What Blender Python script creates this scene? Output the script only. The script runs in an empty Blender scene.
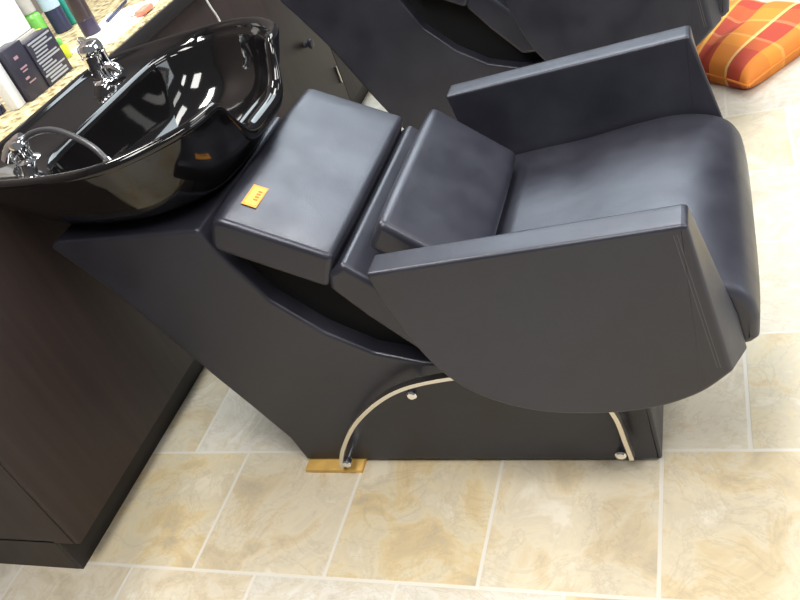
import bpy, bmesh, math
from mathutils import Vector, Matrix
PI = math.pi
SC = bpy.context.scene
COL = SC.collection
T = 0.33                      # floor tile pitch, metres
ROWY = 1.30                  # distance between the two chair units

# ------------------------------------------------------------------ materials
def new_mat(name):
    m = bpy.data.materials.new(name); m.use_nodes = True
    nt = m.node_tree
    return m, nt, nt.nodes['Principled BSDF']

def plain(name, col, rough=.5, metal=0., spec=.5, coat=0., bump=0., bscale=200., var=0., vscale=8.):
    m, nt, b = new_mat(name)
    b.inputs['Base Color'].default_value = (*col, 1)
    b.inputs['Roughness'].default_value = rough
    b.inputs['Metallic'].default_value = metal
    b.inputs['Specular IOR Level'].default_value = spec
    b.inputs['Coat Weight'].default_value = coat
    b.inputs['Coat Roughness'].default_value = .05
    tc = nt.nodes.new('ShaderNodeTexCoord')
    if var > 0:
        n = nt.nodes.new('ShaderNodeTexNoise'); n.inputs['Scale'].default_value = vscale
        n.inputs['Detail'].default_value = 5
        nt.links.new(tc.outputs['Object'], n.inputs['Vector'])
        r = nt.nodes.new('ShaderNodeValToRGB')
        r.color_ramp.elements[0].position = .3; r.color_ramp.elements[1].position = .7
        r.color_ramp.elements[0].color = (*[c * (1 - var) for c in col], 1)
        r.color_ramp.elements[1].color = (*[min(1, c * (1 + var)) for c in col], 1)
        nt.links.new(n.outputs['Fac'], r.inputs['Fac'])
        nt.links.new(r.outputs['Color'], b.inputs['Base Color'])
    if bump > 0:
        n2 = nt.nodes.new('ShaderNodeTexNoise'); n2.inputs['Scale'].default_value = bscale
        n2.inputs['Detail'].default_value = 3
        nt.links.new(tc.outputs['Object'], n2.inputs['Vector'])
        bp = nt.nodes.new('ShaderNodeBump'); bp.inputs['Strength'].default_value = bump
        bp.inputs['Distance'].default_value = .001
        nt.links.new(n2.outputs['Fac'], bp.inputs['Height'])
        nt.links.new(bp.outputs['Normal'], b.inputs['Normal'])
    return m

def leather():
    m, nt, b = new_mat('black_vinyl')
    L = nt.links.new
    tc = nt.nodes.new('ShaderNodeTexCoord')
    n = nt.nodes.new('ShaderNodeTexNoise'); n.inputs['Scale'].default_value = 9; n.inputs['Detail'].default_value = 6
    L(tc.outputs['Object'], n.inputs['Vector'])
    r = nt.nodes.new('ShaderNodeValToRGB')
    r.color_ramp.elements[0].position = .3; r.color_ramp.elements[1].position = .72
    r.color_ramp.elements[0].color = (.0160, .0158, .0228, 1); r.color_ramp.elements[1].color = (.0255, .0258, .0355, 1)
    L(n.outputs['Fac'], r.inputs['Fac']); L(r.outputs['Color'], b.inputs['Base Color'])
    mr = nt.nodes.new('ShaderNodeMapRange')
    mr.inputs['From Min'].default_value = .3; mr.inputs['From Max'].default_value = .7
    mr.inputs['To Min'].default_value = .30; mr.inputs['To Max'].default_value = .46
    L(n.outputs['Fac'], mr.inputs['Value']); L(mr.outputs['Result'], b.inputs['Roughness'])
    b.inputs['Specular IOR Level'].default_value = .58
    b.inputs['Specular Tint'].default_value = (.86, .89, 1, 1)
    v = nt.nodes.new('ShaderNodeTexVoronoi'); v.inputs['Scale'].default_value = 420
    L(tc.outputs['Object'], v.inputs['Vector'])
    n2 = nt.nodes.new('ShaderNodeTexNoise'); n2.inputs['Scale'].default_value = 26; n2.inputs['Detail'].default_value = 4
    L(tc.outputs['Object'], n2.inputs['Vector'])
    b1 = nt.nodes.new('ShaderNodeBump'); b1.inputs['Strength'].default_value = .18; b1.inputs['Distance'].default_value = .0006
    L(v.outputs['Distance'], b1.inputs['Height'])
    b2 = nt.nodes.new('ShaderNodeBump'); b2.inputs['Strength'].default_value = .13; b2.inputs['Distance'].default_value = .004
    L(n2.outputs['Fac'], b2.inputs['Height']); L(b1.outputs['Normal'], b2.inputs['Normal'])
    L(b2.outputs['Normal'], b.inputs['Normal'])
    return m

def wood_laminate():
    m, nt, b = new_mat('espresso_laminate')
    L = nt.links.new
    tc = nt.nodes.new('ShaderNodeTexCoord')
    mp = nt.nodes.new('ShaderNodeMapping'); mp.inputs['Scale'].default_value = (30, 30, 1.5)
    L(tc.outputs['Object'], mp.inputs['Vector'])
    n = nt.nodes.new('ShaderNodeTexNoise'); n.inputs['Scale'].default_value = 1.6; n.inputs['Detail'].default_value = 6
    L(mp.outputs['Vector'], n.inputs['Vector'])
    r = nt.nodes.new('ShaderNodeValToRGB')
    r.color_ramp.elements[0].position = .3; r.color_ramp.elements[1].position = .75
    r.color_ramp.elements[0].color = (.026, .0175, .0165, 1); r.color_ramp.elements[1].color = (.038, .026, .024, 1)
    L(n.outputs['Fac'], r.inputs['Fac']); L(r.outputs['Color'], b.inputs['Base Color'])
    b.inputs['Roughness'].default_value = .48
    b.inputs['Specular IOR Level'].default_value = .32
    return m

def granite():
    m, nt, b = new_mat('speckled_granite_laminate')
    L = nt.links.new
    tc = nt.nodes.new('ShaderNodeTexCoord')
    n = nt.nodes.new('ShaderNodeTexNoise'); n.inputs['Scale'].default_value = 60; n.inputs['Detail'].default_value = 8
    L(tc.outputs['Object'], n.inputs['Vector'])
    r = nt.nodes.new('ShaderNodeValToRGB')
    e = r.color_ramp.elements
    e[0].position = .36; e[0].color = (.16, .12, .055, 1)
    e[1].position = .68; e[1].color = (.60, .53, .36, 1)
    k = e.new(.48); k.color = (.42, .34, .18, 1)
    L(n.outputs['Fac'], r.inputs['Fac']); L(r.outputs['Color'], b.inputs['Base Color'])
    b.inputs['Roughness'].default_value = .3
    return m

def floor_mat():
    m, nt, b = new_mat('stone_look_floor_tiles')
    N, L = nt.nodes.new, nt.links.new
    def mth(op, a, c=None, d=None):
        x = N('ShaderNodeMath'); x.operation = op
        for i, v in enumerate((a, c, d)):
            if v is None: continue
            if isinstance(v, (int, float)): x.inputs[i].default_value = v
            else: L(v, x.inputs[i])
        return x.outputs[0]
    tc = N('ShaderNodeTexCoord'); sp = N('ShaderNodeSeparateXYZ'); L(tc.outputs['Object'], sp.inputs[0])
    y = mth('DIVIDE', sp.outputs['Y'], T); row = mth('FLOOR', y)
    par = mth('FLOORED_MODULO', mth('ADD', row, 1), 2)
    x = mth('ADD', mth('DIVIDE', sp.outputs['X'], T), mth('MULTIPLY', par, .5))
    cell = mth('FLOOR', x)
    fx = mth('SUBTRACT', x, cell); fy = mth('SUBTRACT', y, row)
    ex = mth('MINIMUM', fx, mth('SUBTRACT', 1, fx)); ey = mth('MINIMUM', fy, mth('SUBTRACT', 1, fy))
    d = mth('MINIMUM', ex, ey)
    mr = N('ShaderNodeMapRange'); mr.interpolation_type = 'SMOOTHSTEP'
    mr.inputs['From Min'].default_value = .008; mr.inputs['From Max'].default_value = .015
    mr.inputs['To Min'].default_value = 1; mr.inputs['To Max'].default_value = 0
    L(d, mr.inputs['Value'])
    cb = N('ShaderNodeCombineXYZ'); L(cell, cb.inputs[0]); L(row, cb.inputs[1])
    wn = N('ShaderNodeTexWhiteNoise'); wn.noise_dimensions = '3D'; L(cb.outputs[0], wn.inputs['Vector'])
    off = N('ShaderNodeVectorMath'); off.operation = 'MULTIPLY_ADD'
    L(wn.outputs['Color'], off.inputs[0]); off.inputs[1].default_value = (17, 17, 17)
    L(tc.outputs['Object'], off.inputs[2])
    n1 = N('ShaderNodeTexNoise'); n1.inputs['Scale'].default_value = 7.5; n1.inputs['Detail'].default_value = 5
    n1.inputs['Roughness'].default_value = .62; n1.inputs['Distortion'].default_value = .6
    L(off.outputs[0], n1.inputs['Vector'])
    def tone(stops):
        r = N('ShaderNodeValToRGB'); e = r.color_ramp.elements
        e[0].position = stops[0][0]; e[0].color = (*stops[0][1], 1)
        e[1].position = stops[-1][0]; e[1].color = (*stops[-1][1], 1)
        for p, c in stops[1:-1]:
            k = e.new(p); k.color = (*c, 1)
        L(n1.outputs['Fac'], r.inputs['Fac']); return r.outputs['Color']
    warm = tone([(.30, (.47, .385, .265)), (.43, (.60, .47, .27)), (.50, (.63, .54, .37)), (.57, (.58, .50, .36)), (.66, (.67, .60, .46))])
    pale = tone([(.30, (.47, .425, .35)), (.43, (.60, .555, .47)), (.50, (.64, .60, .53)), (.57, (.60, .54, .43)), (.66, (.68, .65, .59))])
    tm = N('ShaderNodeMapRange'); tm.inputs['From Min'].default_value = .12; tm.inputs['From Max'].default_value = .62
    L(wn.outputs['Value'], tm.inputs['Value'])
    r = N('ShaderNodeMix'); r.data_type = 'RGBA'
    L(tm.outputs[0], r.inputs['Factor']); L(warm, r.inputs['A']); L(pale, r.inputs['B'])
    # darker veins
    n3 = N('ShaderNodeTexNoise'); n3.inputs['Scale'].default_value = 6; n3.inputs['Detail'].default_value = 8
    n3.inputs['Roughness'].default_value = .7; n3.inputs['Distortion'].default_value = 1.0
    L(off.outputs[0], n3.inputs['Vector'])
    vein = mth('ABSOLUTE', mth('SUBTRACT', n3.outputs['Fac'], .5))
    vm = N('ShaderNodeMapRange'); vm.inputs['From Min'].default_value = 0; vm.inputs['From Max'].default_value = .022
    vm.inputs['To Min'].default_value = .30; vm.inputs['To Max'].default_value = 0
    L(vein, vm.inputs['Value'])
    mx = N('ShaderNodeMix'); mx.data_type = 'RGBA'
    L(vm.outputs[0], mx.inputs['Factor']); L(r.outputs['Result'], mx.inputs['A']); mx.inputs['B'].default_value = (.38, .30, .20, 1)
    g = N('ShaderNodeMix'); g.data_type = 'RGBA'
    L(mr.outputs['Result'], g.inputs['Factor']); L(mx.outputs['Result'], g.inputs['A']); g.inputs['B'].default_value = (.66, .62, .54, 1)
    L(g.outputs['Result'], b.inputs['Base Color'])
    b.inputs['Roughness'].default_value = .38
    b.inputs['Specular IOR Level'].default_value = .4
    h = mth('SUBTRACT', mth('MULTIPLY', n3.outputs['Fac'], .25), mr.outputs['Result'])
    bp = N('ShaderNodeBump'); bp.inputs['Strength'].default_value = .25; bp.inputs['Distance'].default_value = .002
    L(h, bp.inputs['Height']); L(bp.outputs['Normal'], b.inputs['Normal'])
    return m

def plaid():
    m, nt, b = new_mat('orange_plaid_cloth')
    N, L = nt.nodes.new, nt.links.new
    tc = N('ShaderNodeTexCoord'); sp = N('ShaderNodeSeparateXYZ'); L(tc.outputs['UV'], sp.inputs[0])
    def ramp(src, stops):
        r = N('ShaderNodeValToRGB'); r.color_ramp.interpolation = 'CONSTANT'
        e = r.color_ramp.elements
        e[0].position = stops[0][0]; e[0].color = (*stops[0][1], 1)
        e[1].position = stops[1][0]; e[1].color = (*stops[1][1], 1)
        for p, c in stops[2:]:
            k = e.new(p); k.color = (*c, 1)
        L(src, r.inputs['Fac']); return r.outputs['Color']
    O, Y, R, D = (.76, .26, .03), (.85, .46, .09), (.46, .06, .03), (.27, .022, .015)
    P = (.93, .62, .22)
    cv = ramp(sp.outputs['Y'], [(0, O), (.12, R), (.30, P), (.33, O), (.55, R), (.74, Y), (.77, O), (.90, D)])
    cu = ramp(sp.outputs['X'], [(0, R), (.22, O), (.34, P), (.37, R), (.58, P), (.61, O), (.78, R), (.90, Y)])
    mx = N('ShaderNodeMix'); mx.data_type = 'RGBA'; mx.inputs['Factor'].default_value = .22
    L(cv, mx.inputs['A']); L(cu, mx.inputs['B']); L(mx.outputs['Result'], b.inputs['Base Color'])
    b.inputs['Roughness'].default_value = .8
    n = N('ShaderNodeTexNoise'); n.inputs['Scale'].default_value = 300
    L(tc.outputs['Object'], n.inputs['Vector'])
    bp = N('ShaderNodeBump'); bp.inputs['Strength'].default_value = .13; bp.inputs['Distance'].default_value = .001
    L(n.outputs['Fac'], bp.inputs['Height']); L(bp.outputs['Normal'], b.inputs['Normal'])
    return m

M = dict(
    leather=leather(), lam=wood_laminate(), granite=granite(), floor=floor_mat(), plaid=plaid(),
    kick=plain('dark_kickboard', (.012, .009, .010), .5, var=.1),
    wall=plain('painted_wall', (.13, .105, .095), .8, bump=.1, bscale=120),
    black_gloss=plain('black_glazed_ceramic', (.005, .0045, .005), .07, spec=.5),
    chrome=plain('chrome', (.85, .85, .86), .08, metal=1),
    steel=plain('satin_steel', (.74, .71, .64), .28, metal=1),
    rubber=plain('black_rubber_hose', (.03, .03, .034), .35, bump=.1),
    thread=plain('grey_thread', (.07, .07, .08), .6),
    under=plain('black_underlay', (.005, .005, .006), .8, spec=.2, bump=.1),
    wood=plain('pine_shim', (.62, .38, .10), .6, var=.2, vscale=20),
    sticker=plain('orange_sticker', (1.0, .32, .02), .5, var=.04),
    stickery=plain('yellow_sticker_field', (1.0, .50, .06), .5, var=.03),
    ink=plain('sticker_ink', (.45, .14, .01), .6),
    white=plain('white_card', (.86, .86, .87), .5, var=.02),
    whitep=plain('white_plastic', (.83, .86, .88), .3, var=.02),
    grey=plain('grey_card', (.38, .36, .33), .6, var=.1),
    navy=plain('navy_plastic', (.025, .03, .075), .25, var=.1),
    boxblk=plain('black_box_card', (.032, .030, .048), .4, var=.1),
    silver=plain('silver_print', (.40, .41, .44), .4),
    pink=plain('faded_pink_print', (.42, .26, .29), .5),
    green=plain('green_liquid', (.16, .46, .09), .25, var=.15),
    lime=plain('lime_liquid', (.62, .72, .04), .3, var=.1),
    teal=plain('teal_plastic', (.04, .36, .29), .3, var=.1),
    pale=plain('pale_blue_label', (.42, .55, .68), .4),
    clear=plain('cloudy_plastic', (.48, .47, .46), .25, var=.12, vscale=30),
    brown=plain('dark_brown_plastic', (.045, .032, .034), .3, var=.1),
    purple=plain('dark_purple_plastic', (.028, .020, .050), .3, var=.1),
    paper=plain('white_paper', (.9, .89, .88), .7),
    salmon=plain('salmon_plastic', (.72, .24, .16), .5),
    cord=plain('white_cord', (.8, .79, .76), .5),
)

# ------------------------------------------------------------------ builders
def link(name, bm, mat, parent=None, sharp=35):
    me = bpy.data.meshes.new(name)
    bmesh.ops.recalc_face_normals(bm, faces=bm.faces[:])
    if parent is not None:
        bmesh.ops.translate(bm, verts=bm.verts[:], vec=-Vector(parent.get('_w', (0, 0, 0))))
    bm.to_mesh(me); bm.free()
    for p in me.polygons: p.use_smooth = True
    me.set_sharp_from_angle(angle=math.radians(sharp))
    flag = me.attributes.get('cap')
    caps = [p for p in me.polygons if flag.data[p.index].value] if flag else []
    if caps:                                           # flat end caps keep one normal
        mid = sum(v.co.y for v in me.vertices) / len(me.vertices)
        nn = [Vector(c.vector) for c in me.corner_normals]
        for p in caps:
            for li in p.loop_indices: nn[li] = Vector((0, math.copysign(1, me.vertices[p.vertices[0]].co.y - mid), 0))
        me.normals_split_custom_set([tuple(v) for v in nn])
    me.materials.append(mat)
    o = bpy.data.objects.new(name, me); COL.objects.link(o)
    if parent is not None: o.parent = parent
    if parent is not None: o['_w'] = tuple(parent['_w'])
    return o

def thing(name, loc, label, cat, group=None):
    o = bpy.data.objects.new(name, None); COL.objects.link(o)
    o.location = loc; o.empty_display_size = .1
    o['label'] = label; o['category'] = cat; o['_w'] = tuple(loc)
    if group: o['group'] = group
    return o

def single(name, bm, mat, loc, label, cat, group=None, sharp=35):
    bmesh.ops.translate(bm, verts=bm.verts[:], vec=-Vector(loc))
    o = link(name, bm, mat, None, sharp); o.location = loc
    o['label'] = label; o['category'] = cat
    if group: o['group'] = group
    return o

def bm_box(x0, x1, y0, y1, z0, z1, bev=0., seg=2, bm=None):
    b = bmesh.new()
    r = bmesh.ops.create_cube(b, size=1)
    for v in b.verts:
        v.co = Vector(((x0 + x1) / 2 + v.co.x * (x1 - x0), (y0 + y1) / 2 + v.co.y * (y1 - y0), (z0 + z1) / 2 + v.co.z * (z1 - z0)))
    if bev > 0:
        bmesh.ops.bevel(b, geom=b.edges[:], offset=bev, segments=seg, profile=.5, affect='EDGES')
    if bm is None: return b
    me = bpy.data.meshes.new('tmp'); b.to_mesh(me); b.free(); bm.from_mesh(me); bpy.data.meshes.remove(me)
    return bm

def fillet(poly, radii, seg=6):
    out = []; n = len(poly)
    for i in range(n):
        p = Vector(poly[i]); a = Vector(poly[i - 1]); c = Vector(poly[(i + 1) % n])
        r = radii[i] if isinstance(radii, (list, tuple)) else radii
        d1 = (a - p); d2 = (c - p); l1, l2 = d1.length, d2.length
        d1.normalize(); d2.normalize()
        ang = d1.angle(d2)
        if r <= 0 or ang > 3.05: out.append(p); continue
        t = min(r / math.tan(ang / 2), l1 * .45, l2 * .45)
        s, e = p + d1 * t, p + d2 * t
        for k in range(seg + 1):
            u = k / seg
            out.append(s * (1 - u) ** 2 + p * 2 * u * (1 - u) + e * u * u)
    return out

def resample(pts, n=None, step=None):
    P = [Vector(p) for p in pts]; P.append(P[0].copy())
    out = []
    for i in range(len(P) - 1):
        a, b = P[i], P[i + 1]; L = (b - a).length
        if L < 1e-6: continue
        k = max(1, int(L / step))
        for j in range(k): out.append(a.lerp(b, j / k))
    return out

def bm_pad(poly, y0, y1, r=.012, e=.012, bulge=0., shear=None, step=.02, ny=14, crease=0.):
    """profile in XZ swept along Y with rounded long edges and ends; bulge puffs the middle."""
    prof = resample(fillet(poly, r), step=step)
    n = len(prof)
    area = sum(prof[i].x * prof[(i + 1) % n].y - prof[(i + 1) % n].x * prof[i].y for i in range(n))
    sgn = 1 if area > 0 else -1
    nor = []
    for i in range(n):
        t = prof[(i + 1) % n] - prof[i - 1]
        v = Vector((t.y, -t.x)) * sgn
        nor.append(v.normalized() if v.length > 0 else Vector((0, 0)))
    st = []
    K = 5
    for k in range(K):
        a = k / K * PI / 2
        st.append((y0 + e * (1 - math.sin(a)) * 1.0, None, e * (1 - math.cos(PI / 2 - a) if False else 1 - math.sin(a))))
    sts = []
    for k in range(K + 1):
        a = k / K * PI / 2
        sts.append((y0 + e * (1 - math.cos(a)), e * (1 - math.sin(a))))
    for k in range(1, ny):
        sts.append((y0 + e + (y1 - y0 - 2 * e) * k / ny, 0.))
    for k in range(K, -1, -1):
        a = k / K * PI / 2
        sts.append((y1 - e * (1 - math.cos(a)), e * (1 - math.sin(a))))
    bm = bmesh.new(); rings = []
    for (y, ins) in sts:
        t = (2 * (y - y0) / (y1 - y0) - 1)
        bu = bulge * max(0, 1 - t ** 4)
        ring = []
        for i in range(n):
            p = prof[i] + nor[i] * (bu - ins)
            yy = y
            if shear: p, yy = shear(p, y, t)
            ring.append(bm.verts.new((p.x, yy, p.y)))
        rings.append(ring)
    for a, b in zip(rings, rings[1:]):
        for i in range(n):
            j = (i + 1) % n
            bm.faces.new((a[i], a[j], b[j], b[i]))
    lay = bm.faces.layers.int.new('cap')
    ends = [bm.faces.new(rings[0]), bm.faces.new(rings[-1][::-1])]
    for f in bm.faces: f[lay] = 0
    for f in bmesh.ops.triangulate(bm, faces=ends, quad_method='BEAUTY', ngon_method='BEAUTY')['faces']: f[lay] = 1
    return bm

def catmull(pts, k=8, closed=False):
    P = [Vector(p) for p in pts]; n = len(P); out = []
    rng = range(n) if closed else range(n - 1)
    for i in rng:
        p1 = P[i]; p2 = P[(i + 1) % n]
        p0 = P[i - 1] if (closed or i > 0) else p1 * 2 - p2
        p3 = P[(i + 2) % n] if (closed or i + 2 < n) else p2 * 2 - p1
        for j in range(k):
            t = j / k
            out.append(.5 * ((2 * p1) + (p2 - p0) * t + (2 * p0 - 5 * p1 + 4 * p2 - p3) * t * t + (3 * p1 - p0 - 3 * p2 + p3) * t ** 3))
    if not closed: out.append(P[-1])
    return out

def bm_tube(pts, r, sides=12, bm=None):
    bm = bm or bmesh.new()
    P = [Vector(p) for p in pts]; n = len(P)
    up = None; rings = []
    for i in range(n):
        t = (P[min(i + 1, n - 1)] - P[max(i - 1, 0)]).normalized()
        if up is None:
            up = Vector((0, 0, 1)) if abs(t.z) < .9 else Vector((1, 0, 0))
        s = t.cross(up).normalized(); up = s.cross(t).normalized()
        rr = r[i] if isinstance(r, (list, tuple)) else r
        rings.append([bm.verts.new(P[i] + (s * math.cos(2 * PI * k / sides) + up * math.sin(2 * PI * k / sides)) * rr) for k in range(sides)])
    for a, b in zip(rings, rings[1:]):
        for k in range(sides):
            j = (k + 1) % sides
            bm.faces.new((a[k], a[j], b[j], b[k]))
    bm.faces.new(rings[0][::-1]); bm.faces.new(rings[-1])
    return bm

def bm_lathe(c, prof, sides=32, axis=None, sx=1., sy=1.):
    """prof: list of (radius, height); axis: direction (default up)."""
    bm = bmesh.new(); rings = []
    q = Vector((0, 0, 1)).rotation_difference(Vector(axis).normalized()) if axis else None
    for (r, h) in prof:
        ring = []
        for k in range(sides):
            a = 2 * PI * k / sides
            v = Vector((r * math.cos(a) * sx, r * math.sin(a) * sy, h))
            if q: v = q @ v
            ring.append(bm.verts.new(v + Vector(c)))
        rings.append(ring)
    for a, b in zip(rings, rings[1:]):
        for k in range(sides):
            j = (k + 1) % sides
            bm.faces.new((a[k], a[j], b[j], b[k]))
    bm.faces.new(rings[0][::-1]); bm.faces.new(rings[-1])
    return bm

def bm_strip(pts, w, y0, y1):
    """flat bar bent in the XZ plane: thickness w in the plane, from y0 to y1."""
    P = [Vector(p) for p in pts]; n = len(P); bm = bmesh.new(); rings = []
    for i in range(n):
        t = (P[min(i + 1, n - 1)] - P[max(i - 1, 0)]).normalized(); nn = Vector((-t.y, t.x)) * (w / 2)
        a, b = P[i] + nn, P[i] - nn
        rings.append([bm.verts.new((a.x, y0, a.y)), bm.verts.new((b.x, y0, b.y)), bm.verts.new((b.x, y1, b.y)), bm.verts.new((a.x, y1, a.y))])
    for a, b in zip(rings, rings[1:]):
        for k in range(4):
            j = (k + 1) % 4
            bm.faces.new((a[k], a[j], b[j], b[k]))
    bm.faces.new(rings[0][::-1]); bm.faces.new(rings[-1])
    return bm

def dup(root, dloc, label, group=None):
    r = root.copy(); COL.objects.link(r)
    r.location = Vector(root.location) + Vector(dloc); r['label'] = label
    if group: r['group'] = group
    for ch in list(root.children):
        c = ch.copy(); COL.objects.link(c); c.parent = r
        for g in list(ch.children):
            d = g.copy(); COL.objects.link(d); d.parent = c
    return r

# ------------------------------------------------------------------ setting
def struct(name, bm, mat):
    o = link(name, bm, mat); o['kind'] = 'structure'; return o
fb = bm_box(-1.0, 5.0, -2.6, 6.5, -.05, 0)
struct('floor', fb, M['floor'])
struct('wall_left', bm_box(-1.02, -.92, -2.6, 6.5, 0, 2.7), M['wall'])

# ------------------------------------------------------------------ shampoo chair
YC = .1875
def make_chair():
    root = thing('shampoo_chair', (.58, YC, 0), 'black vinyl shampoo chair in front with orange price sticker on its upper backrest', 'chair', 'black salon shampoo chairs')
    L = M['leather']
    by0, by1 = -.034, .405
    side = [(.183, .0125), (.170, .09), (.122, .195), (.070, .302), (-.022, .512), (-.088, .628), (-.128, .690),
            (-.10, .700), (.238, .684), (.252, .630), (.311, .500), (.393, .408), (.48, .345), (.576, .311),
            (.70, .30), (.985, .30), (.992, .012)]
    radii = [.004, 0, .05, .05, .05, .08, .012, .01, .012, .05, .06, .06, .05, .05, .05, .02, .006]
    body = link('body', bm_pad(side, by0, by1, radii, .008, step=.014, ny=4), L, root)
    # dark recess behind the backrest cushions
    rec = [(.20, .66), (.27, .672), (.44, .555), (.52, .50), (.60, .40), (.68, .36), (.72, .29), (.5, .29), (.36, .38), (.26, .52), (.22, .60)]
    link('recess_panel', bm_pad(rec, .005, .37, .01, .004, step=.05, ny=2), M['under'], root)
    # kick plate under the base
    link('base_plate', bm_box(.345, .975, 0, .375, .001, .02, .002), M['under'], root)
    # upper backrest
    up = [(.302, .727), (.506, .609), (.470, .540), (.272, .656)]
    ub = link('upper_backrest', bm_pad(up, -.066, .446, [.026, .014, .014, .022], .0115, .004, step=.012), L, root)
    # lower backrest (runs on behind the seat)
    lo = [(.516, .592), (.560, .545), (.66, .43), (.66, .36), (.600, .365), (.520, .465), (.470, .540), (.480, .575)]
    link('lower_backrest', bm_pad(lo, -.066, .441, [.012, .02, .02, .02, .02, .05, .018, .012], .012, .0, step=.015), L, root)
    # lumbar pad leaning between the arms
    lp = [(.600, .652), (.752, .510), (.712, .462), (.560, .598)]
    link('lumbar_pad', bm_pad(lp, -.035, .385, [.016, .02, .016, .014], .014, .004, step=.015), L, root)
    # seat
    top = catmull([(.700, .466), (.78, .474), (.88, .482), (.98, .497), (1.06, .504), (1.120, .496), (1.160, .476), (1.180, .446), (1.187, .415)], 5)
    st = [(p.x, p.y) for p in top] + [(1.184, .372), (1.172, .362), (1.10, .345), (.74, .325), (.68, .37)]
    sr = [0] * len(top) + [.006, .02, .02, .02, .02]
    link('seat', bm_pad(st, -.084, .459, sr, .016, .006, step=.012), L, root)
    # arms: slabs with a long curved underside
    curve = [tuple(p) for p in catmull([(.598, .622), (.607, .555), (.622, .495), (.640, .437), (.664, .385), (.697, .342), (.737, .312), (.785, .289), (.840, .275),
             (.905, .270), (.960, .272), (1.012, .281), (1.055, .296), (1.098, .321), (1.140, .361)], 5)]
    arm = curve + [(1.104, .650), (1.095, .652)]
    ar = [.006] + [0] * (len(curve) - 2) + [.008, .007, .004]
    for s, (a, b) in (('near', (-.142, -.086)), ('far', (.461, .517))):
        def shear(p, y, t, s=s):
            q = (t if s == 'near' else -t)          # +1 on the seat side
            k = min(1, max(0., (.652 - p.y) / .22))
            if s == 'far': p = Vector((p.x + .006, p.y + .007))
            return Vector((p.x + .0135 * (q + 1) * min(1, max(0, (p.x - .95) / .15)) * k, p.y)), y
        o = link('armrest', bm_pad(arm, a, b, ar, .006, 0, shear=shear, step=.012, ny=4), L, root)
        yo = a + .001 if s == 'near' else b - .001
        sg = -1 if s == 'near' else 1
        # double row of stitching along the front edge and one below the top edge
        for k, dx in enumerate((.012, .017)):
            pts = [(1.139 - dx - .0365 * u - .002, yo + sg * .0002, (.372) + .265 * u) for u in [i / 12 for i in range(13)]]
            link('stitching', bm_tube(pts, .0012, 6), M['thread'], o)
        pts = [(.606 + .485 * u, yo + sg * .0002, .610 + .027 * u) for u in [i / 8 for i in range(9)]]
        link('stitching', bm_tube(pts, .0007, 6), M['thread'], o)
    # satin steel arch stood off both sides of the base
    arch = catmull([(.297, .034), (.307, .060), (.330, .103), (.384, .175), (.456, .238), (.530, .279), (.617, .300), (.70, .306), (.80, .300),
                    (.87, .272), (.912, .225), (.930, .178), (.937, .11), (.942, .060)], 6)
    for sgn, y0 in ((-1, by0), (1, by1)):
        ya, yb = sorted((y0 + sgn * .024, y0 + sgn * .040))
        a = link('steel_arch', bm_strip(arch, .009, ya, yb), M['steel'], root)
        for (x, z) in ((.545, .262), (.923, .076), (.316, .048)):
            link('standoff', bm_lathe((x, y0, z), [(.006, -.002), (.006, .028), (.010, .0285), (.011, .032), (.011, .041), (.008, .044)], 16, (0, sgn, 0)), M['chrome'], a)
    # price sticker on the upper backrest, near the near-left corner of its top face
    A = Vector((.302, 0, .727)); B = Vector((.506, 0, .609)); d = (B - A).normalized(); nn = Vector((-d.z, 0, d.x)) * 1
    if nn.z < 0: nn = -nn
    def on_face(u, y): return A + d * u + nn * .0042 + Vector((0, y, 0))
    def patch(u0, u1, y0, y1, h):
        bm = bmesh.new(); q = []
        for k in (0, h):
            q.append([bm.verts.new(on_face(u, y) + nn * k) for u, y in ((u0, y0), (u1, y0), (u1, y1), (u0, y1))])
        bm.faces.new(q[0][::-1]); bm.faces.new(q[1])
        for i in range(4): bm.faces.new((q[0][i], q[0][(i + 1) % 4], q[1][(i + 1) % 4], q[1][i]))
        return bm
    sk = link('price_sticker', patch(.039, .068, -.008, .055, .0006), M['sticker'], root); sk['label'] = 'orange price sticker'
    link('sticker_field', patch(.0435, .0635, -.002, .049, .0009), M['stickery'], sk)
    for k in range(4):
        y = .010 + k * .0085
        link('printed_mark', patch(.054, .0625, y, y + .0055, .0011), M['ink'], sk)
    return root
chair = make_chair()
dup(chair, (0, ROWY, 0), 'black vinyl shampoo chair standing behind, beside the orange plaid cushion', 'black salon shampoo chairs')

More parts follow.
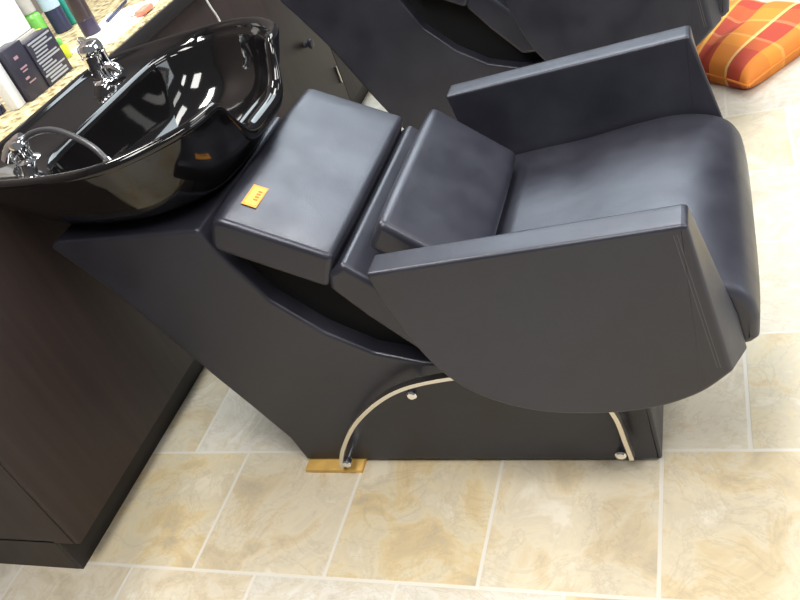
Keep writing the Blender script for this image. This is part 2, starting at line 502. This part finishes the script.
# ------------------------------------------------------------------ shampoo bowl
def make_bowl():
    yc = .192
    cx = .12
    root = thing('shampoo_bowl', (cx, yc, .69), 'glossy black ceramic shampoo bowl with chrome faucet behind the front chair', 'sink')
    half = [(-.206, 0), (-.206, .12), (-.203, .20), (-.178, .255), (-.12, .290), (-.03, .310), (.08, .323), (.165, .321), (.232, .298), (.290, .252), (.328, .20), (.345, .12), (.350, 0)]
    bh = [(-.012, 0), (-.010, .16), (.0, .215), (.03, .258), (.09, .285), (.17, .285), (.235, .258), (.278, .212), (.308, .16), (.322, .08), (.326, 0)]
    fh = [(-.11, 0), (-.11, .10), (-.07, .15), (.05, .175), (.16, .165), (.23, .12), (.25, .06), (.255, 0)]
    def loop(h):
        P = [(x, y) for x, y in h] + [(x, -y) for x, y in reversed(h[1:-1])]
        return catmull([Vector((p[0], p[1])) for p in P], 10, True)
    NS = 144
    def radial(h):
        P = loop(h); n = len(P); out = []
        for k in range(NS):
            a = 2 * PI * k / NS; dx, dy = math.cos(a), math.sin(a); best = 0
            for i in range(n):
                p, q = P[i], P[(i + 1) % n]
                ex, ey = q.x - p.x, q.y - p.y
                det = dx * (-ey) + dy * ex
                if abs(det) < 1e-12: continue
                px, py = p.x - cx, p.y
                t = (px * (-ey) + py * ex) / det
                u = (dx * py - dy * px) / det
                if -1e-6 <= u <= 1 + 1e-6 and t > best: best = t
            out.append(best)
        return out
    RO, RB, RF = radial(half), radial(bh), radial(fh)
    ZR = .886
    def dip(x, y):
        f = max(0, min(1, (x - .20) / .12)); f = f * f * (3 - 2 * f)
        g = max(0, 1 - (abs(y) / .135) ** 3); g = g * g * (3 - 2 * g) if g < 1 else 1
        return f * g
    bm = bmesh.new(); rings = []
    def ring(rad, z, dk):
        out = []
        for k in range(NS):
            a = 2 * PI * k / NS; x, y = cx + rad[k] * math.cos(a), rad[k] * math.sin(a)
            zz = z(k, x, y) if callable(z) else z
            zz -= dk * dip(x, y)
            out.append(bm.verts.new((x, y + yc, zz)))
        rings.append(out)
    mixr = lambda A, B, t: [a + (b - a) * t for a, b in zip(A, B)]
    off = lambda A, d: [a + d for a in A]
    # outside, bottom to rim
    for t, z in ((0, .7015), (.03, .7025), (.18, .710), (.36, .727), (.52, .753), (.68, .785), (.82, .820), (.92, .850), (.975, .868)):
        ring(mixr(RF, RO, t), z, .092 * max(0, (z - .74) / .146))
    LR = []                                             # lip radius, thicker at the neck rest
    for k in range(NS):
        a = 2 * PI * k / NS
        LR.append(.011 + .009 * dip(cx + RO[k] * math.cos(a), RO[k] * math.sin(a)))
    for k in range(7):                                  # rolled lip
        a = -PI / 2 + PI * k / 6 * 1.0
        ring([v - l + l * math.cos(a) for v, l in zip(RO, LR)], lambda k, x, y, a=a: ZR - LR[k] * .95 * (1 - math.sin(a)), .086)
    # inside: lip falls to the deck / basin shoulder
    inner = [v - 2 * l for v, l in zip(RO, LR)]
    ring(inner, ZR - .006, .086)
    sh = [min(i - .004, b + .012) for i, b in zip(inner, RB)]
    dk = [max(i - .010, s) for i, s in zip(inner, sh)]
    ring(dk, ZR - .013, .086)
    ring(sh, ZR - .016, .086)
    B0 = [min(s - .006, b) for s, b in zip(sh, RB)]
    ring(B0, ZR - .022, .084)
    for sc, z, d in ((.988, .855, .075), (.972, .838, .055), (.948, .818, .032), (.912, .798, .012), (.86, .778, 0), (.79, .760, 0), (.69, .744, 0), (.56, .732, 0), (.42, .725, 0), (.28, .721, 0), (.12, .719, 0)):
        ring([b * sc for b in B0], z, d)
    for a, b in zip(rings, rings[1:]):
        for i in range(NS):
            j = (i + 1) % NS
            bm.faces.new((a[i], a[j], b[j], b[i]))
    bm.faces.new(rings[0][::-1]); bm.faces.new(rings[-1])
    basin = link('basin', bm, M['black_gloss'], root, sharp=60)
    link('drain', bm_lathe((cx, yc, .716), [(.030, .0), (.034, .003), (.034, .006), (.024, .0075), (.020, .004), (.004, .004)], 32), M['chrome'], root)
    dz = ZR - .016
    # single-lever mixer on the back deck
    fx, fy = -.105, .350
    fb = link('faucet', bm_lathe((fx, fy, dz - .002), [(.034, 0), (.035, .003), (.033, .008), (.0285, .011), (.0275, .020), (.0265, .058), (.0275, .061), (.0275, .064), (.025, .066)], 32), M['chrome'], root)
    link('lever_cap', bm_lathe((fx, fy, dz + .064), [(.024, 0), (.027, .002), (.028, .014), (.024, .022), (.014, .027), (.003, .028)], 32), M['chrome'], fb)
    link('lever', bm_tube(catmull([(fx - .010, fy + .008, dz + .082), (fx - .028, fy + .020, dz + .088), (fx - .040, fy + .030, dz + .089)], 6), [.009] * 5 + [.008] * 4 + [.006] * 4, 12), M['chrome'], fb)
    link('spout', bm_tube(catmull([(fx + .016, fy - .002, dz + .026), (fx + .036, fy - .006, dz + .026), (fx + .046, fy - .008, dz + .020), (fx + .050, fy - .009, dz + .012)], 6), [.0115] * 6 + [.0105] * 7 + [.0095] * 6, 16), M['chrome'], fb)
    # hand-spray holder and hose at the near end of the deck
    hx, hy = -.066, -.004
    sp = link('spray_holder', bm_lathe((hx, hy, dz - .002), [(.024, 0), (.025, .003), (.022, .006), (.015, .010), (.014, .022), (.018, .026), (.019, .040), (.016, .046), (.011, .047), (.0105, .040)], 28), M['chrome'], root)
    link('spray_head', bm_tube(catmull([(hx - .034, hy - .012, dz + .012), (hx - .020, hy - .006, dz + .030), (hx - .002, hy, dz + .040), (hx + .014, hy + .004, dz + .044)], 6),
                               [.013] * 5 + [.012] * 5 + [.011] * 9, 16), M['chrome'], sp)
    hose = catmull([(hx + .004, hy + .004, dz + .036), (hx + .03, hy + .014, dz + .044), (hx + .075, hy + .014, dz + .044), (hx + .13, hy - .004, dz + .034),
                    (hx + .19, hy - .032, dz + .014), (hx + .226, hy - .054, dz - .010)], 8)
    h = link('spray_hose', bm_tube(hose, .0062, 14), M['rubber'], root)
    e = hose[-1]; d = (hose[-1] - hose[-4]).normalized()
    link('hose_ferrule', bm_tube([e - d * .006, e + d * .004, e + d * .014], [.0085, .0085, .007], 14), M['chrome'], h)
    return root
bowl = make_bowl()

# ------------------------------------------------------------------ cabinets and counter
FX = -.241
def cabinet(y0, y1, label, knob=None, end=False):
    root = thing('vanity_cabinet', (-.57, (y0 + y1) / 2, 0), label, 'cabinet', 'brown base cabinets under the counter')
    bm = bm_box(-.90, FX - .018, y0, y1, .104, .832, .001)
    if end:
        bm_box(-.90, FX - .075, y0, y0 + .018, .0, .11, 0, bm=bm)
    link('carcass', bm, M['lam'], root)
    link('kickboard', bm_box(-.86, -.303, y0 + (.0 if not end else .0005), y1, .0, .1035), M['kick'], root)
    dr = link('door', bm_box(FX - .018, FX, y0 + .0015, y1 - .0015, .103, .826, .0012), M['lam'], root)
    if knob:
        link('knob', bm_lathe((FX - .001, knob[0], knob[1]), [(.011, 0), (.009, .006), (.008, .014), (.017, .020), (.019, .026), (.015, .032), (.004, .034)], 24, (1, 0, 0)), M['boxblk'], dr)
        link('door_strip', bm_box(FX, FX + .008, knob[2] - .003, knob[2] + .003, .205, .275, .002), M['steel'], dr)  # slim upright steel strip on the door face
    return root
cabinet(-.347, .62, 'dark brown cabinet under the counter at the front with its end panel showing', end=True)
cabinet(.62, 1.72, 'dark brown cabinet with a round knob, between the two shampoo chairs', knob=(1.534, .439, 1.695))
cabinet(1.72, 2.82, 'dark brown cabinet behind the far shampoo chair')
r = thing('countertop', (-.57, 1.2, .832), 'speckled beige stone counter top crowded with bottles and boxes', 'countertop')
link('slab', bm_box(-.92, -.222, -.365, 2.84, .832, .87, .002), M['granite'], r)
link('edge_band', bm_box(-.2219, -.214, -.365, 2.84, .832, .867, .001), M['kick'], r)

# wooden shim
single('wooden_shim', bm_box(.188, .335, -.062, .07, .0, .0115, .001), M['wood'], (.26, 0, 0), 'thin yellow wooden shim wedged under the front chair base', 'wedge')

# ------------------------------------------------------------------ cushion on the floor
def cushion():
    A, B, C, D = Vector((1.222, 1.425)), Vector((1.56, 1.815)), Vector((1.15, 2.12)), Vector((1.008, 1.64))
    N = 26; bm = bmesh.new(); uvs = {}
    top, bot = [], []
    for i in range(N + 1):
        rt, rb = [], []
        for j in range(N + 1):
            u, v = i / N, j / N
            p = A * (1 - u) * (1 - v) + B * u * (1 - v) + C * u * v + D * (1 - u) * v
            # scalloped edges: corners stick out a little
            c = (A + B + C + D) / 4
            m = min(u, 1 - u, v, 1 - v)
            p = p + (c - p) * (.05 * (1 - abs(2 * u - 1) ** 2) * (1 if min(v, 1 - v) < .01 else 0) + .05 * (1 - abs(2 * v - 1) ** 2) * (1 if min(u, 1 - u) < .01 else 0))
            f = ((1 - abs(2 * u - 1) ** 5) * (1 - abs(2 * v - 1) ** 5)) ** .5
            wr = .006 * math.sin(9 * u + 4 * v) * math.sin(7 * v + 1) * f
            fold = -.016 * math.exp(-((v - .72 + .15 * u) / .07) ** 2) * f
            rt.append(bm.verts.new((p.x, p.y, .036 + .060 * f + wr + fold)))
            edge = m < 1e-6
            rb.append(rt[-1] if edge else bm.verts.new((p.x, p.y, .036 - .0345 * min(1, f * 1.6))))
            uvs[rt[-1]] = (u, v); uvs[rb[-1]] = (u, v)
        top.append(rt); bot.append(rb)
    uvl = bm.loops.layers.uv.new('UVMap')
    for i in range(N):
        for j in range(N):
            bm.faces.new((top[i][j], top[i + 1][j], top[i + 1][j + 1], top[i][j + 1]))
            q = (bot[i][j], bot[i][j + 1], bot[i + 1][j + 1], bot[i + 1][j])
            if len(set(q)) == 4:
                try: bm.faces.new(q)
                except ValueError: pass
    for f in bm.faces:
        for l in f.loops: l[uvl].uv = uvs[l.vert]
    edge = [top[i][0].co.copy() for i in range(N + 1)] + [top[N][j].co.copy() for j in range(1, N + 1)] + [top[i][N].co.copy() for i in range(N - 1, -1, -1)] + [top[0][j].co.copy() for j in range(N - 1, 0, -1)]
    root = thing('floor_cushion', (1.25, 1.74, 0), 'orange and red plaid cushion lying on the tiles by the far chair', 'cushion')
    cv = link('cover', bm, M['plaid'], root, sharp=80)
    edge.append(edge[0].copy())
    link('piping', bm_tube(edge, .004, 8), M['plaid'], cv)
cushion()

# ------------------------------------------------------------------ things on the counter
CZ = .8702
def prism(x0, x1, y0, y1, z0, z1, bev=.0012): return bm_box(x0, x1, y0, y1, z0, z1, bev)
# box with silver stripes
r = thing('product_box', (-.325, .436, CZ), 'small black box with rows of silver stripes, on the counter', 'box', 'product boxes')
link('carton', prism(-.345, -.303, .388, .486, CZ, .978), M['boxblk'], r)
import random
rnd = random.Random(5)
for k in range(13):
    z = CZ + .006 + k * .0078
    a = .391 + rnd.random() * .012; b_ = .440 + rnd.random() * .042
    link('silver_stripe', bm_box(-.3032, -.3024, a, b_, z, z + .0034 + rnd.random() * .0012), M['silver'], r)
# darker box beside it
r = thing('product_box', (-.325, .352, CZ), 'plain black box with faint pink print, left of the striped box', 'box', 'product boxes')
link('carton', prism(-.352, -.306, .318, .385, CZ, .992), M['boxblk'], r)
for (z, a, b_, h) in ((.962, .338, .352, .007), (.938, .338, .362, .004), (.931, .340, .358, .003), (.914, .336, .350, .005), (.904, .340, .365, .003)):
    link('printed_mark', bm_box(-.3062, -.3054, a, b_, z, z + h), M['pink'], r)
# white carton
r = thing('product_box', (-.33, .285, CZ), 'narrow white carton at the near end of the counter row', 'box', 'product boxes')
link('carton', prism(-.352, -.322, .284, .314, CZ, 1.01, .003), M['whitep'], r)
link('carton_lid', prism(-.353, -.321, .283, .315, 1.0102, 1.02, .003), M['white'], r)
# jar with blue lid
r = thing('cream_jar', (-.392, .285, CZ), 'small white jar with a dark blue base beside the white carton', 'jar')
link('jar_base', bm_lathe((-.392, .285, CZ), [(.020, 0), (.022, .002), (.022, .016), (.020, .018)], 24), M['navy'], r)
link('jar_lid', bm_lathe((-.392, .285, CZ + .0182), [(.022, 0), (.0235, .002), (.0235, .022), (.021, .025), (.004, .026)], 24), M['whitep'], r)
# white container at the back
r = thing('storage_carton', (-.66, .64, CZ), 'large white carton with a grey base behind the black boxes', 'box')
link('carton', prism(-.80, -.60, .52, .748, CZ + .055, 1.16, .006), M['white'], r)
link('tray', prism(-.805, -.595, .515, .752, CZ, CZ + .0548, .004), M['grey'], r)

def bottle(name, x, y, rad, h, cap_h, m_body, m_cap, label, cat='bottle', neck=.45, caprad=.5, z=CZ, band=None, group='bottles on the counter', sq=1.):
    r = thing(name, (x, y, z), label, cat, group)
    link('bottle_body', bm_lathe((x, y, z), [(rad * .9, 0), (rad, .003), (rad, h * .82), (rad * .93, h * .90), (rad * .7, h * .96), (rad * neck, h)], 28, sx=sq), m_body, r)
    link('cap', bm_lathe((x, y, z + h + .0002), [(rad * caprad, 0), (rad * caprad * 1.03, .002), (rad * caprad, cap_h - .003), (rad * caprad * .85, cap_h)], 24, sx=sq), m_cap, r)
    if band:
        m, a, b_ = band
        link('label_band', bm_lathe((x, y, z), [(rad * .98, a * h), (rad * 1.02, a * h + .001), (rad * 1.02, b_ * h - .001), (rad * .98, b_ * h)], 28, sx=sq), m, r)
    return r
bottle('shampoo_bottle', -.412, .742, .024, .15, .05, M['brown'], M['brown'], 'tall dark brown bottle with purple lower end, right of the faucet', band=(M['purple'], .02, .30), caprad=.8, neck=.8)
bottle('shampoo_bottle', -.60, .858, .026, .17, .04, M['navy'], M['navy'], 'tall navy bottle with a pale blue label panel', band=(M['pale'], .40, .85), caprad=.7, neck=.7)
bottle('shampoo_bottle', -.60, .918, .022, .18, .04, M['teal'], M['teal'], 'slim teal bottle standing beside the navy bottle', caprad=.75, neck=.7)
r = bottle('spray_bottle', -.63, .800, .026, .085, .07, M['green'], M['clear'], 'squat bottle with green lower half and cloudy upper half', caprad=.8, neck=.78)
bottle('lotion_bottle', -.47, .625, .016, .060, .016, M['lime'], M['lime'], 'little yellow-green bottle between the striped box and the green bottle', caprad=.6)
bottle('lotion_bottle', -.398, .592, .014, .034, .016, M['lime'], M['green'], 'little lime green bottle behind the striped box', caprad=.6)
# papers, pen and tub at the counter edge
r = thing('paper_sheets', (-.33, .75, CZ), 'loose white paper sheets spread along the counter edge', 'paper')
bm = bm_box(-.415, -.262, .615, .80, CZ, CZ + .0015)
link('sheet', bm, M['paper'], r)
b2 = bm_box(-.09, .09, -.06, .06, 0, .0012); bmesh.ops.rotate(b2, verts=b2.verts[:], cent=(0, 0, 0), matrix=Matrix.Rotation(.25, 3, 'Z'))
bmesh.ops.translate(b2, verts=b2.verts[:], vec=(-.36, .86, CZ + .0017)); link('sheet', b2, M['paper'], r)
single('pen', bm_tube([(-.40, .80, CZ + .0085), (-.40, .81, CZ + .0085), (-.43, .955, CZ + .0085), (-.432, .965, CZ + .0085)], [.002, .0045, .0045, .003], 12), M['navy'], (-.41, .88, CZ), 'dark blue pen lying on the white papers', 'pen')
single('hair_clip', bm_box(-.285, -.255, .775, .835, CZ + .003, CZ + .017, .004), M['salmon'], (-.27, .80, CZ + .003), 'salmon pink clip lying on the paper near the counter edge', 'clip')
# white cord hanging down the cabinet
cord = catmull([(-.205, .990, .872), (-.203, 1.0, .84), (-.205, 1.012, .79), (-.212, 1.035, .74), (-.222, 1.04, .66), (-.226, 1.02, .55)], 8)
cord = catmull([(-.30, .96, CZ + .004), (-.24, .975, CZ + .005), (-.212, .985, CZ + .004)], 6)[:-1] + cord
single('power_cord', bm_tube(cord, .0032, 10), M['cord'], (-.21, 1.0, .55), 'thin white cord hanging over the counter edge behind the bowl', 'cord')

# ------------------------------------------------------------------ light
w = bpy.data.worlds.new('room_light'); SC.world = w; w.use_nodes = True
bg = w.node_tree.nodes['Background']; bg.inputs['Color'].default_value = (.93, .95, 1, 1); bg.inputs['Strength'].default_value = .13
def area(name, loc, tgt, sx, sy, power, col):
    l = bpy.data.lights.new(name, 'AREA'); l.shape = 'RECTANGLE'; l.size = sx; l.size_y = sy; l.energy = power; l.color = col
    o = bpy.data.objects.new(name, l); COL.objects.link(o); o.location = loc
    o.rotation_euler = (Vector(tgt) - Vector(loc)).to_track_quat('-Z', 'Y').to_euler()
    return o
for i, (x, y) in enumerate(((.9, 1.38), (2.4, .9), (2.4, -1.0), (.7, -1.1))):
    area('ceiling_lamp', (x, y, 2.65), (x, y, 0), .6, 1.2, (30, 15, 38, 38)[i], (1, .98, .94))
area('counter_lamp', (-.42, .3, 2.6), (-.42, .3, 0), .25, .9, 34, (1, .97, .90))
area('sheen_panel', (.5, 2.9, 2.65), (.5, 2.9, 0), 2.4, 1.9, 82, (.82, .94, 1))  # added cool overhead panel, placed so the vinyl tops mirror it as sheen
area('window_daylight', (4.8, .8, 1.5), (1, .4, .4), 2.2, 1.5, 40, (.88, .94, 1))

# ------------------------------------------------------------------ camera
R = ((0.91621747, 0.25184863, -0.31163731), (-0.07720278, -0.65223291, -0.75407689), (-0.39317334, 0.71495769, -0.57814377))
cam = bpy.data.cameras.new('camera'); co = bpy.data.objects.new('camera', cam); COL.objects.link(co)
cam.sensor_width = 36; cam.lens = 812.782793 / 800 * 36; cam.clip_start = .02
rx, ry, rz = Vector(R[0]), -Vector(R[1]), -Vector(R[2])
mw = Matrix((rx, ry, rz)).transposed().to_4x4()
mw.translation = Vector((3.55518517, -3.36429791, 4.07642166)) * T
co.matrix_world = mw
SC.camera = co
SC.view_settings.view_transform = 'Standard'; SC.view_settings.look = 'None'
SC.view_settings.gamma = 1; SC.view_settings.use_curve_mapping = False
SC.view_settings.exposure = .52
for o in SC.objects:
    if '_w' in o: del o['_w']
